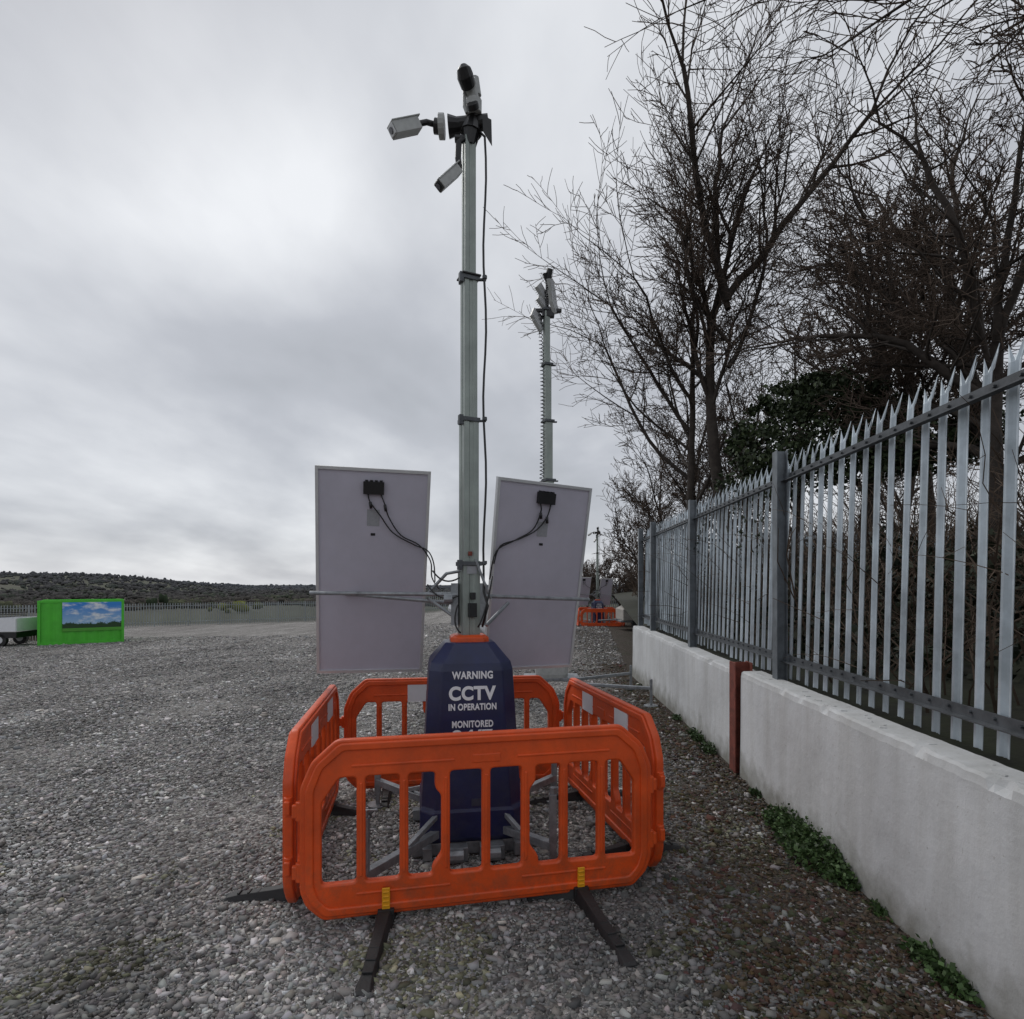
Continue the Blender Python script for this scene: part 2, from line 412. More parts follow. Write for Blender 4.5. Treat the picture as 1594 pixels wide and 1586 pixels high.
# ---------------------------------------------------------------- bank + planting behind fence
nx_,ny_=36,60
def bz(dx,y): return .93+min(dx,12)*.12+ .12*noise.noise(Vector((dx*.8,y*.8,2)))*min(1,dx)
mb=MB()
for j in range(ny_):
    y=-6+j*(60/(ny_-1))
    for i in range(nx_):
        dx=(i/(nx_-1))**1.8*40
        v=Vector(((xf(min(y,12))-.07)+dx,y,bz(dx,y)))
        if y>12.2: v.x+=(y-12.2)*.16
        mb.v.append(v)
for j in range(ny_-1):
    for i in range(nx_-1):
        a=j*nx_+i; mb.f.append((a,a+1,a+nx_+1,a+nx_)); mb.m.append(0)
mb.build('earth_bank',[M_soil],None,smooth=True)
def leaf_cloud(name,blobs,size,parent=None,base=(.035,.055,.018),jit=.5,bright=(.09,.13,.05)):
    VV=[];CC=[]
    for (cx,cy,cz,rx,ry,rz,nn) in blobs:
        d=np.random.randn(nn,3); d/=np.linalg.norm(d,axis=1)[:,None]
        rr=np.random.rand(nn)**.45
        p=d*rr[:,None]*np.array([rx,ry,rz])
        k=max(6,nn//60); cl=np.random.randn(k,3); cl/=np.linalg.norm(cl,axis=1)[:,None]; cl*=(np.random.rand(k)**.4)[:,None]*np.array([rx,ry,rz])
        idx=np.random.randint(0,k,nn); p=p*.30+cl[idx]*.80+np.random.randn(nn,3)*.05*rx
        p+=np.array([cx,cy,cz])
        a=np.random.randn(nn,3); a/=np.linalg.norm(a,axis=1)[:,None]
        b_=np.random.randn(nn,3); b_-=a*(a*b_).sum(1)[:,None]; b_/=np.linalg.norm(b_,axis=1)[:,None]
        s_=size*(.6+.8*np.random.rand(nn))[:,None]
        q=np.stack([p-a*s_,p+b_*s_*.6,p+a*s_,p-b_*s_*.6],1)
        VV.append(q.reshape(-1,3))
        t=(np.random.rand(nn)**2)[:,None]*.8; ck=(.6+.8*np.random.rand(k))[idx][:,None]
        c=(np.array(base)*(1-t)+np.array(bright)*t)*ck
        CC.append(np.repeat(c,4,0))
    V=np.concatenate(VV);C=np.concatenate(CC); F=np.arange(len(V)).reshape(-1,4)
    return arr_mesh(name,V,F,[M_attr],C,parent=parent)

# ------------------------------------------------ trees
def branch(mb,p,d,Ln,r,lvl,maxl,cfg,rng):
    n_=max(3,min(9,int(Ln/cfg['seg'])+2)) if lvl<2 else (4 if lvl<4 else 3)
    pts=[p.copy()];dirs=[d.copy()]; step=Ln/n_
    wob=cfg['wob']*(.28 if lvl==0 else 1.)
    up=(cfg['up0'] if lvl==0 else cfg['up'])*(.5 if lvl>2 else 1)
    for i in range(n_):
        d=d+Vector((rng.gauss(0,wob),rng.gauss(0,wob),rng.gauss(0,wob)))+Vector((0,0,up))
        d.normalize(); p=p+d*step; pts.append(p.copy()); dirs.append(d.copy())
    rend=max(cfg['rmin']*.8,r*(.5 if lvl<2 else .35))
    rads=[r+(rend-r)*(i/n_) for i in range(n_+1)]
    if lvl==0: rads[0]*=1.25
    mb.tube(pts,rads,8 if lvl==0 else (5 if lvl==1 else 3),0 if lvl<3 else 1,cap=False)
    if lvl>=maxl: return
    nc=cfg['nc'][lvl]
    for k in range(nc):
        t0=cfg['t0'] if lvl==0 else .18
        t=t0+(1-t0)*(k+rng.random()*.9)/nc; t=min(t,.99)
        f=t*n_; i=int(f); q=pts[i].lerp(pts[i+1],f-i); dd=dirs[i+1]
        rr=rads[i]+(rads[i+1]-rads[i])*(f-i)
        ax=dd.orthogonal().normalized(); ax.rotate(Matrix.Rotation(rng.uniform(0,6.283),3,dd))
        ang=math.radians(rng.uniform(*cfg['ang']))
        cd=dd.copy(); cd.rotate(Matrix.Rotation(ang,3,ax))
        if cd.z<-.25: cd.z*=.2; cd.normalize()
        cl=Ln*rng.uniform(.40,.66)*(1-.35*t) if lvl>0 else cfg['limb']*rng.uniform(.7,1.15)*(1-.35*t)
        branch(mb,q,cd,cl,max(cfg['rmin'],rr*rng.uniform(.42,.62)),lvl+1,maxl,cfg,rng)
    if lvl<3:
        for s_ in (-1,1):
            ax=dirs[-1].orthogonal().normalized(); ax.rotate(Matrix.Rotation(rng.uniform(0,6.283),3,dirs[-1]))
            cd=dirs[-1].copy(); cd.rotate(Matrix.Rotation(s_*rng.uniform(.2,.5),3,ax))
            branch(mb,pts[-1],cd,(Ln*.6 if lvl else cfg['limb']*cfg['fork']),rads[-1]*.8,lvl+1,maxl,cfg,rng)
def tree(base,trunk,r,seed,limb=4.,maxl=4,nc=(7,6,6,5),t0=.45,ang=(25,55),lean=(0,0),up=.05,up0=.03,wob=.11,rmin=.0075,limbs=(),fork=1.0,name='bare_tree'):
    rng=random.Random(seed); cfg=dict(seg=.6,wob=wob,up=up,up0=up0,rmin=rmin,nc=nc,t0=t0,ang=ang,limb=limb,fork=fork)
    mb=MB(); d=Vector((lean[0],lean[1],1)).normalized()
    branch(mb,Vector((0,0,-.3)),d,trunk,r,0,maxl,cfg,rng)
    for (hz,dv,Ln,rr) in limbs:
        branch(mb,Vector((lean[0]*hz,lean[1]*hz,hz)),Vector(dv).normalized(),Ln,rr,1,maxl,cfg,rng)
    return mb.build(name,[M_bark,M_twig],None,smooth=True,loc=base)
def P(px,d): return (px-797)/910*d
tree((P(1138,14),14,1.4),7.4,.19,12,limb=3.6,t0=.62,ang=(25,55),up=.05,lean=(-.01,0),wob=.12,nc=(6,9,7,5),fork=.9,limbs=[(7.2,(-.50,0,1),4.9,.10),(7.3,(.55,.1,1),4.9,.10),(5.6,(.7,.1,1),3.8,.06),(6.2,(-.6,.2,1),3.6,.05),(7.0,(-.1,.3,1),4.8,.08)])
tree((P(1068,15),15,1.3),6.6,.12,6,limb=3.2,t0=.4,ang=(30,58),lean=(.03,0),up=.06,nc=(7,7,6,5),limbs=[(3.2,(-.9,-.1,.75),4.4,.055),(4.4,(-.8,.1,.9),3.8,.055),(5.2,(-.9,-.3,.7),3.4,.045)])
tree((P(1335,13),13,1.9),4.4,.17,23,limb=3.4,t0=.45,ang=(30,60),up=.02,wob=.15,nc=(8,8,6,5),rmin=.008)
tree((P(1525,9.5),9.5,1.9),4.2,.19,32,limb=3.2,t0=.45,ang=(30,68),up=.01,wob=.17,nc=(10,8,7,5),rmin=.008,limbs=[(3.0,(-.9,.2,.5),2.8,.08),(3.8,(-.7,-.2,.9),3.1,.08)])
tree((P(1450,17),17,2.0),8.0,.2,37,limb=4.2,t0=.45,ang=(25,60),up=.03,wob=.15,nc=(8,8,6,5),rmin=.009)
tree((P(1240,20),20,1.6),5.6,.15,41,limb=3.2,t0=.35,ang=(25,55),nc=(8,7,5,4),rmin=.010)
tree((P(1570,13),13,2.0),8.0,.2,71,limb=4.2,t0=.45,ang=(25,62),up=.03,wob=.15,nc=(10,8,6,5),rmin=.009)
tree((P(1030,24),24,.8),3.6,.11,43,limb=2.6,t0=.15,ang=(25,60),nc=(9,7,5,4),rmin=.011)
tree((P(1000,27),27,.8),3.0,.10,44,limb=2.4,t0=.12,ang=(25,60),nc=(9,7,5,4),rmin=.012)
tree((P(1085,20),20,1.0),4.4,.12,47,limb=2.9,t0=.15,ang=(25,60),nc=(9,7,5,4),rmin=.010)
tree((P(1170,18),18,1.2),4.2,.12,48,limb=2.9,t0=.15,ang=(25,60),nc=(9,7,5,4),rmin=.010)
tree((P(1400,20),20,1.8),5.5,.14,49,limb=3.4,t0=.2,ang=(25,60),nc=(9,7,5,4),rmin=.011)
# overhanging tree beyond the fence
tree((7.9,6.6,1.8),8.6,.26,53,limb=3.2,t0=.75,ang=(30,60),up=.03,wob=.11,nc=(5,6,6,4),limbs=[(7.3,(-1,-.02,.04),5.0,.080),(7.5,(-1,.4,.06),4.4,.075),(6.3,(-.9,.25,.75),2.6,.07)])
# scrub
rng=random.Random(9); mb=MB()
for i in range(4200):
    y=rng.uniform(-1,30); dx=rng.uniform(.35,9)
    if y>12: dx+=.8+(y-12)*.12
    x=xf(min(y,12))+dx; z=bz(dx,y)-.05
    Ln=rng.uniform(.9,2.7)*(.6+.5*min(1,dx/3)); d=Vector((rng.gauss(0,.35),rng.gauss(0,.35),1)).normalized()
    p=Vector((x,y,z)); pts=[p.copy()]
    for k in range(4):
        d=(d+Vector((rng.gauss(0,.22),rng.gauss(0,.22),-.05))).normalized(); p=p+d*Ln/4; pts.append(p.copy())
    r0=rng.uniform(.004,.013)
    mb.tube(pts,[r0,r0*.85,r0*.7,r0*.5,r0*.25],3,0,cap=False)
    for k in range(3):
        q=pts[rng.randint(1,3)]; e=q+Vector((rng.gauss(0,.35),rng.gauss(0,.35),rng.uniform(.05,.6)))
        mb.tube([q,(q+e)/2+Vector((rng.gauss(0,.04),0,.04)),e],[r0*.5,r0*.4,r0*.2],3,0,cap=False)
mb.build('scrub',[M_scrub],None)
mb=MB()
for i in range(60):
    y=rng.uniform(1.5,9); z=rng.uniform(1.0,2.0); p=Vector((xf(y)+rng.uniform(.1,.5),y,z)); d=Vector((-.35,rng.gauss(0,.6),rng.uniform(.2,1.1))).normalized(); pts=[p.copy()]
    for k in range(7):
        d=(d+Vector((rng.gauss(0,.18),rng.gauss(0,.2),-.12))).normalized(); p=p+d*.14; pts.append(p.copy())
    mb.tube(pts,[.004-.0004*k for k in range(8)],3,0,cap=False)
    for k in (2,4,5):
        e=pts[k]+Vector((rng.gauss(0,.06),rng.gauss(0,.14),rng.uniform(-.05,.15))); mb.tube([pts[k],e],[.0022,.0012],3,0,cap=False)
mb.build('bramble',[M_scrub],None)
bl=[]
for i in range(300):
    y=rng.uniform(-1,28); dx=rng.uniform(.5,8)
    if y>12: dx+=1+(y-12)*.12
    x=xf(min(y,12))+dx
    s_=rng.uniform(.4,1.0)*(1 if dx>1.5 else .6); bl.append((x,y,bz(dx,y)+s_*.55,s_*1.2,s_*1.2,s_*.95,int(520*s_)))
leaf_cloud('undergrowth',bl,.042,base=(.012,.017,.008),bright=(.034,.042,.017))
bl=[]
for (px,py,d,s_) in ((1205,680,11.5,.8),(1255,640,11.6,.8),(1300,610,11.8,.8),(1345,635,12,.7),(1230,725,11.3,.9),(1290,690,11.4,.9),(1175,735,11.2,.7),(1370,700,11.6,.9),(1420,690,11,.9),(1400,640,11.6,.6),(1275,595,11.9,.4),(1150,690,12,.4),(1330,710,11,.8),(1480,690,11,.8),(1540,650,11,.7),(1190,640,12,.4),(1225,605,12,.35)):
    bl.append((P(px,d),d,1.8+(910-py)/910*d,s_*1.15,s_,s_*.8,int(1500*s_)))
leaf_cloud('evergreen_shrub',bl,.05,base=(.020,.032,.013),bright=(.080,.105,.048))
# trailing ivy on the fence: sparse leaves along thin stems
iv=[];ic=[];rI=random.Random(4); mb=MB()
for i in range(9):
    y_=rI.uniform(5.6,8.6); z_=rI.uniform(2.3,2.9); p=Vector((xf(y_)+.05,y_,z_)); pts=[p.copy()]
    for k in range(9):
        p=p+Vector((rI.gauss(0,.012),rI.gauss(0,.05),-rI.uniform(.03,.10))); pts.append(p.copy())
        for q in range(3):
            c0=p+Vector((rI.gauss(-.01,.02),rI.gauss(0,.035),rI.gauss(0,.03))); a=Vector((rI.gauss(0,.4),rI.gauss(0,1),rI.gauss(0,1))).normalized()*.024; w2=a.cross(Vector((1,rI.gauss(0,.3),0))).normalized()*.017
            iv+= [c0-a,c0+w2,c0+a,c0-w2]; g_=rI.uniform(.5,1.5); ic+=[(.016*g_,.024*g_,.010*g_)]*4
    mb.tube(pts,.003,3,0,cap=False)
ivy=empty('ivy',(0,0,0)); mb.build('stems',[M_scrub],ivy)
arr_mesh('leaves',np.array([tuple(v) for v in iv]),np.arange(len(iv)).reshape(-1,4),[M_attr],np.array(ic),parent=ivy)
# weeds at wall foot
def weed(name,x,y,s_,n_,light=1):
    vs=[];fs=[];cs=[]
    for i in range(n_):
        a=random.uniform(0,6.283); rr=random.random()**.6*s_; bx=x+math.cos(a)*rr*.6; by=y+math.sin(a)*rr*1.1
        bx=min(bx,xw(by)-.03)
        h=random.uniform(.15,1)*s_*1.0*(1.1-rr/s_*.75)
        dd=Vector((math.cos(a)*.35+random.gauss(0,.3),math.sin(a)*.35+random.gauss(0,.3),1)).normalized()
        tip=Vector((bx,by,.0))+dd*h
        sd_=Vector((random.gauss(0,1),random.gauss(0,1),random.gauss(0,.4))).normalized()
        ln_=random.uniform(.010,.026)
        outw=Vector((random.gauss(0,1),random.gauss(0,1),random.gauss(.1,.5))).normalized()
        w=outw.cross(sd_).normalized()*ln_*random.uniform(.35,.7)
        e=tip+outw*ln_*1.6
        if e.x>xw(e.y)-.01: e.x=xw(e.y)-.01
        if tip.x>xw(tip.y)-.01: tip.x=xw(tip.y)-.015
        mid=(tip+e)/2; b0=len(vs); vs+=[tip,mid+w,e,mid-w]; fs.append((b0,b0+1,b0+2,b0+3))
        c=random.uniform(.5,1.6)*light; cs+=[(.045*c,.080*c,.026*c)]*4
    arr_mesh(name,np.array([tuple(v) for v in vs]),np.array(fs),[M_attr],np.array(cs))
random.seed(21)
for (y_,s_,n_) in ((4.35,.17,800),(4.05,.20,1000),(3.8,.23,1200),(3.55,.13,500),(6.3,.13,350),(6.75,.12,300),(7.0,.09,200),(2.80,.09,300),(2.6,.10,350),(7.8,.09,200),(5.0,.07,150),(3.2,.06,120)):
    weed('weed',xw(y_)-s_*.45,y_,s_,n_,1.15 if y_<5 else .8)
vs=[];fs=[];cs=[]
for i in range(5500):
    y_=1.4*(14/1.4)**random.random(); x_=xw(y_)-.02-abs(random.gauss(0,.45)); z_=gz(x_,y_)+.010+random.random()*.012
    a=random.uniform(0,6.28); l_=random.uniform(.006,.020); w_=l_*.5; tz=random.uniform(-.01,.01)
    ux,uy=math.cos(a),math.sin(a); b0=len(vs)
    vs+=[(x_-ux*l_,y_-uy*l_,z_),(x_+uy*w_,y_-ux*w_,z_+abs(tz)),(x_+ux*l_,y_+uy*l_,z_+tz*.5+.006),(x_-uy*w_,y_+ux*w_,z_+abs(tz)*.6)]
    fs.append((b0,b0+1,b0+2,b0+3)); c=random.uniform(.4,1.3); cs+=[(.075*c,.050*c,.032*c)]*4
arr_mesh('leaf_litter',np.array(vs),np.array(fs),[M_attr],np.array(cs))

# ---------------------------------------------------------------- barriers
def rounded(poly,r,seg=4):
    out=[];n_=len(poly)
    for i in range(n_):
        p=Vector(poly[i]);a=Vector(poly[i-1]);c=Vector(poly[(i+1)%n_])
        da=(a-p);dc=(c-p);rr=min(r,da.length*.45,dc.length*.45)
        s0=p+da.normalized()*rr;s1=p+dc.normalized()*rr
        for k in range(seg+1):
            t=k/seg; out.append((1-t)**2*s0+2*t*(1-t)*p+t*t*s1)
    return out
def curve_plate(loops,half,bev):
    cu=bpy.data.curves.new('tmp','CURVE'); cu.dimensions='2D'; cu.fill_mode='BOTH'; cu.extrude=half-bev; cu.bevel_depth=bev; cu.bevel_resolution=2
    cu.offset=-bev
    for lp in loops:
        s_=cu.splines.new('POLY'); s_.points.add(len(lp)-1)
        for i,p in enumerate(lp): s_.points[i].co=(p[0],p[1],0,1)
        s_.use_cyclic_u=True
    o=bpy.data.objects.new('tmp',cu); COL.objects.link(o)
    bpy.context.view_layer.update()
    dg=bpy.context.evaluated_depsgraph_get()
    me=bpy.data.meshes.new_from_object(o.evaluated_get(dg)); bpy.data.objects.remove(o)
    me.transform(Matrix.Rotation(math.radians(90),4,'X'))
    return me
outer=rounded([(-.80,.985),(.80,.985),(.93,.87),(.985,.74),(.985,.20),(.955,.12),(.87,.04),(-.87,.04),(-.955,.12),(-.985,.20),(-.985,.74),(-.93,.87)],.028)
loops=[outer]
w_=.178;bw=.047;st_=-(8*w_+7*bw)/2
zt,zb=.785,.225
for i in range(8):
    a=st_+i*(w_+bw); c=a+w_
    if i==0: q=[(a,zb),(c,zb),(c,zt),(a+.09,zt),(a,zt-.13)]
    elif i==7: q=[(a,zb),(c,zb),(c,zt-.13),(c-.09,zt),(a,zt)]
    elif i==2: q=[(a,zb),(c-.05,zb),(c-.05,zb+.045),(c,zb+.11),(c,zt-.13),(c-.035,zt-.09),(c-.035,zt),(a,zt)]
    elif i==5: q=[(a+.05,zb),(c,zb),(c,zt),(a+.035,zt),(a+.035,zt-.09),(a,zt-.13),(a,zb+.11),(a+.05,zb+.045)]
    else: q=[(a,zb),(c,zb),(c,zt),(a,zt)]
    loops.append(rounded(q,.022,3))
bar_me=curve_plate(loops,.024,.010); bar_me.name='barrier_frame'; bar_me.materials.clear(); bar_me.materials.append(M_orange)
rim=[rounded([(-.785,.968),(.785,.968),(.905,.86),(.957,.73),(.957,.21),(.93,.14),(.86,.062),(-.86,.062),(-.93,.14),(-.957,.21),(-.957,.73),(-.905,.86)],.025),
     rounded([(-.765,.928),(.765,.928),(.872,.835),(.915,.72),(.915,.23),(.893,.16),(.84,.105),(-.84,.105),(-.893,.16),(-.915,.23),(-.915,.72),(-.872,.835)],.02)]
rim_me=curve_plate(rim,.036,.008); rim_me.materials.clear(); rim_me.materials.append(M_orange)
mb=MB()
for i in range(7):
    c=st_+(i+1)*w_+i*bw+bw/2
    mb.box((c,0,.505),(.018,.060,.50))
for s_ in (-.45,.45):
    mb.box((s_,0,.845),(.55,.058,.016)); mb.box((s_,0,.165),(.50,.058,.016))
mb.box((0,0,.845),(.16,.056,.05))
for s_ in (-1,1):
    for z in (.30,.62): 
        mb.tube([(s_*.985,0,z-.05),(s_*.985,0,z+.05)],.024,10)
        mb.box((s_*1.0,0,z),(.05,.03,.07))
ribs_tmp=mb.build('tmp_ribs',[M_orange],None,bevel=.006); ribs_me=ribs_tmp.data; 
bpy.data.objects.remove(ribs_tmp)
mb=MB()
for c in (-.42,.30): mb.box((c,.030,.86),(.24,.008,.15))
brd=mb.build('tmp_b',[M_white],None); brd_me=brd.data; bpy.data.objects.remove(brd)
def barrier(ax,ay,bx,by,feet=(),z=0):
    cx,cy=(ax+bx)/2,(ay+by)/2; a=math.atan2(by-ay,bx-ax)
    e=empty('plastic_barrier',(cx,cy,z),a); e.scale=(math.hypot(bx-ax,by-ay)/2.0,1,1)
    for nm,me_ in (('frame',bar_me),('rim',rim_me),('ribs',ribs_me),('reflective_boards',brd_me)):
        o=bpy.data.objects.new(nm,me_); COL.objects.link(o); o.parent=e
        if nm=='ribs': 
            md=o.modifiers.new('b','BEVEL'); md.width=.006; md.segments=2
    if feet:
        mb=MB()
        for (u_,d1,d2) in feet:
            mb.box((u_,-.04,.11),(.042,.012,.16),None,1)
            for k in range(6): mb.box((u_,-.048,.05+k*.024),(.036,.008,.010),None,1)
            mb.box((u_,0,.045),(.085,.12,.07),None,0)
            for (vx,vy) in (d1,d2):
                pr=[]
                Ld=math.hypot(vx,vy); tx,ty=vx/Ld,vy/Ld; nx,ny=-ty,tx
                for t,wd,hh in ((0,.055,.085),(.3,.045,.062),(.8,.040,.036),(.97,.050,.024),(1,.040,.016)):
                    x0,y0=u_+vx*t,vy*t
                    pr.append([(x0-nx*wd,y0-ny*wd,.002),(x0+nx*wd,y0+ny*wd,.002),(x0+nx*wd*.6,y0+ny*wd*.6,hh),(x0-nx*wd*.6,y0-ny*wd*.6,hh)])
                mb.loft(pr,0)
                for k in range(5):
                    t=.25+k*.14; mb.box((u_+vx*t,vy*t,.058-.022*t),(.05,.014,.012),RZ(math.atan2(-vx,vy)),0)
        mb.build('feet',[M_black,M_yellow],e,bevel=.004)
    return e
barrier(-1.125,3.06,.832,3.475,feet=[(-.545,(-.10,-.60),(.10,.45)),(.545,(.04,-.66),(-.30,.05))],z=-.005)
barrier(-1.50,4.98,-1.19,3.10,feet=[(.72,(-.05,-.40),(.0,.28)),(-.6,(-.05,-.35),(.1,.35))])
barrier(.44,5.28,-1.46,5.03,feet=[(-.6,(0,-.4),(0,.4)),(.6,(0,-.4),(0,.4))])
barrier(.90,3.52,.49,5.32,feet=[(-.55,(0,-.35),(0,.35)),(.55,(0,-.45),(0,.5))])

# ---------------------------------------------------------------- CCTV tower
def octa(w,z,ch,cx=0,cy=0,R=None):
    h_=w/2; pts=[(-h_+ch,-h_),(h_-ch,-h_),(h_,-h_+ch),(h_,h_-ch),(h_-ch,h_),(-h_+ch,h_),(-h_,h_-ch),(-h_,-h_+ch)]
    return [((R@Vector((p[0],p[1],0)))+Vector((cx,cy,z))) if R else Vector((p[0]+cx,p[1]+cy,z)) for p in pts]
T=empty('cctv_tower',(-.31,4.2,0))
R10=RZ(math.radians(9))
mb=MB(); mb.loft([octa(.66,.10,.07,R=R10),octa(.70,.13,.08,R=R10),octa(.695,.30,.08,R=R10),octa(.675,.32,.085,R=R10),octa(.575,1.22,.085,R=R10),octa(.55,1.27,.085,R=R10),octa(.34,1.40,.06,R=R10)])
body=mb.build('body',[M_blue],T,bevel=.008)
mb=MB(); mb.loft([octa(.27,1.385,.04,R=R10),octa(.265,1.43,.04,R=R10),octa(.21,1.445,.03,R=R10)]); mb.build('collar',[M_orange],T,bevel=.004)
def textline(s_,z,width,h=None,bold=.0):
    cu=bpy.data.curves.new('t','FONT'); cu.body=s_; cu.align_x='CENTER'; cu.size=1; cu.offset=bold; cu.extrude=.004; cu.space_character=1.08
    o=bpy.data.objects.new('t',cu); COL.objects.link(o); bpy.context.view_layer.update()
    me=bpy.data.meshes.new_from_object(o.evaluated_get(bpy.context.evaluated_depsgraph_get())); bpy.data.objects.remove(o)
    xs=[v.co.x for v in me.vertices]; ys=[v.co.y for v in me.vertices]
    k=width/(max(xs)-min(xs)); ky=(h/(max(ys)-min(ys))) if h else k
    cxm=(max(xs)+min(xs))/2; cym=(max(ys)+min(ys))/2
    for v in me.vertices: v.co=((v.co.x-cxm)*k,(v.co.y-cym)*ky,v.co.z*.6)
    half=(.675/2)+(.575/2-.675/2)*(z-.32)/.90
    tilt=math.atan((.675-.575)/2/.90)
    me.transform(Matrix.Rotation(math.radians(90)-tilt,4,'X'))
    me.transform(Matrix.Translation((0.0,-half-.0015,z)))
    me.transform(R10.to_4x4()); me.materials.clear(); me.materials.append(M_white)
    o=bpy.data.objects.new('lettering_'+s_.lower().replace(' ','_').replace('/','_'),me); COL.objects.link(o); o.parent=T
textline('WARNING',1.195,.275,.052,.035)
textline('CCTV',1.075,.315,.095,.042)
textline('IN OPERATION',.985,.32,.045,.035)
textline('MONITORED',.872,.275,.046,.035)
textline('24/7',.792,.27,.085,.042)
mb=MB(); 
def onface(u,z,w,h,mi):
    half=(.675/2)+(.575/2-.675/2)*(z-.32)/.90
    mb.box(R10@Vector((u,-half-.002,z)),(w,.006,h),R10,mi)
onface(.03,.36,.08,.045,0)
mb.build('data_plate',[mat('dark_plate',(.04,.045,.07),.4)],T)
# chassis
mb=MB()
for s_ in (-1,1):
    mb.box(R10@Vector((s_*.30,0,.06)),(.06,.80,.08),R10); mb.box(R10@Vector((0,s_*.30,.06)),(.80,.06,.078),R10)
    mb.box(R10@Vector((s_*.12,-.36,.055)),(.16,.12,.09),R10)
feet=[(-.50,-.98),(.56,-.62),(-.78,.55),(.66,.66)]
for (fx,fy) in feet:
    d=Vector((fx,fy,0)); u_=d.normalized()
    a=u_*.30; 
    mb.bar((a.x,a.y,.16),(fx,fy,.20),.05,.05)
    mb.bar((a.x*1.1,a.y*1.1,.30),(fx*.65,fy*.65,.20),.03,.03)
    mb.bar((fx,fy,.10),(fx,fy,.52),.045,.045)
    mb.bar((fx,fy,.01),(fx,fy,.12),.030,.030)
    mb.tube([(fx,fy,.0),(fx,fy,.022)],.085,14)
    mb.tube([(fx,fy,.52),(fx,fy,.56)],.02,8); mb.bar((fx,fy,.555),(fx+.07,fy,.56),.012,.012)
for s_ in (-1,1):
    mb.tube([R10@Vector((s_*.12-.05,-.43,.055)),R10@Vector((s_*.12+.05,-.43,.055))],.045,10)
mb.build('chassis',[M_galv],T,bevel=.003)
# mast
Rm=RZ(math.radians(24))
def msec(mb,z0,z1,w):
    h_=w/2; g=w*.06; q=w*.16
    pr=[(-h_,-h_),(-q,-h_),(-q+g,-h_+g),(q-g,-h_+g),(q,-h_),(h_,-h_),(h_,-q),(h_-g,-q+g),(h_-g,q-g),(h_,q),(h_,h_),(-h_,h_),(-h_,q),(-h_+g,q-g),(-h_+g,-q+g),(-h_,-q)]
    mb.loft([[Rm@Vector((x,y,0))+Vector((0,0,z)) for x,y in pr] for z in (z0,z1)])
mb=MB()
msec(mb,1.40,1.97,.126); msec(mb,1.97,2.98,.112); msec(mb,2.98,3.98,.096); msec(mb,3.98,5.0,.080)
mb.build('mast',[M_mast],T,bevel=.002)
mb=MB()
for z,w in ((1.95,.15),(2.975,.13),(3.985,.118)):
    mb.box((0,0,z),(w,w,.030),Rm,0)
    mb.box((.07,-.02,z-.005),(.11,.03,.012),None,0)
    mb.tube([(.115,-.03,z-.005),(.115,-.03,z+.02)],.018,8,0)
    mb.box(Rm@Vector((-w/2-.012,-w/2+.02,z-.01)),(.03,.04,.07),Rm,0)
mb.box((0,0,4.005),(.14,.14,.012),Rm,1)
mb.box(Rm@Vector((0,-.075,1.62)),(.06,.03,.10),Rm,1)
mb.box(Rm@Vector((0,-.085,1.72)),(.03,.04,.05),Rm,1)
mb.build('mast_collars',[M_rail,M_blackp],T,bevel=.003)
mb=MB(); mb.box(Rm@Vector((0,-.065,1.905)),(.075,.004,.055),Rm,0); mb.box(Rm@Vector((-.012,-.064,2.02)),(.03,.004,.03),Rm,1)
mb.build('mast_labels',[M_label,M_red],T)
mb=MB()
pts=[(.115+.010*math.sin(i*.9),-.03+.006*math.cos(i*1.3),5.0-i*.155) for i in range(21)]
pts=[(.05,-.03,5.06)]+pts+[(.11,-.06,1.75),(.14,-.08,1.65),(.10,-.06,1.50)]
mb.tube(pts,.0085,6)
mb.build('mast_cable',[M_blackp],T,smooth=True)
mb=MB()
mb.tube([(-1.17,.08,1.74),(-.08,-.02,1.73)],.015,10); mb.tube([(.07,-.02,1.72),(.93,.52,1.68)],.015,10)
mb.tube([(-.98,.32,1.73),(-.05,.05,1.66)],.014,8); 
mb.tube([(-.30,.06,1.74),(-.16,0,1.88),(-.05,0,1.90)],.012,8); mb.tube([(-.30,.05,1.70),(-.08,0,1.55)],.012,8)
mb.tube([(.12,.1,1.50),(.28,.28,1.66)],.014,8)
mb.tube([(.05,-.05,1.98),(.12,-.06,1.80),(.16,-.04,1.70)],.010,6)
mb.box((-.10,0,1.66),(.05,.06,.30)); mb.box((.10,0,1.66),(.05,.06,.30))
mb.tube([(-.11,-.06,1.70),(-.17,-.06,1.70)],.03,10)
mb.build('panel_support',[M_galv],T,smooth=False)
mb=MB()
for (a,b2,c2) in (((-.30,.02,1.80),(-.2,-.08,1.66),(-.07,-.07,1.72)),((-.26,.0,1.90),(-.17,-.08,1.78),(-.06,-.07,1.85)),((.17,-.03,1.86),(.13,-.09,1.6),(.07,-.09,1.5)),((-.07,-.09,1.66),(-.12,-.10,1.52),(-.05,-.10,1.46))):
    a,b2,c2=Vector(a),Vector(b2),Vector(c2)
    mb.tube([a*(1-t)**2+b2*2*t*(1-t)+c2*t*t for t in [k/8 for k in range(9)]],.006,6)
mb.build('loose_cables',[M_blackp],T,smooth=True)
O=Vector((-.31,4.2,0))
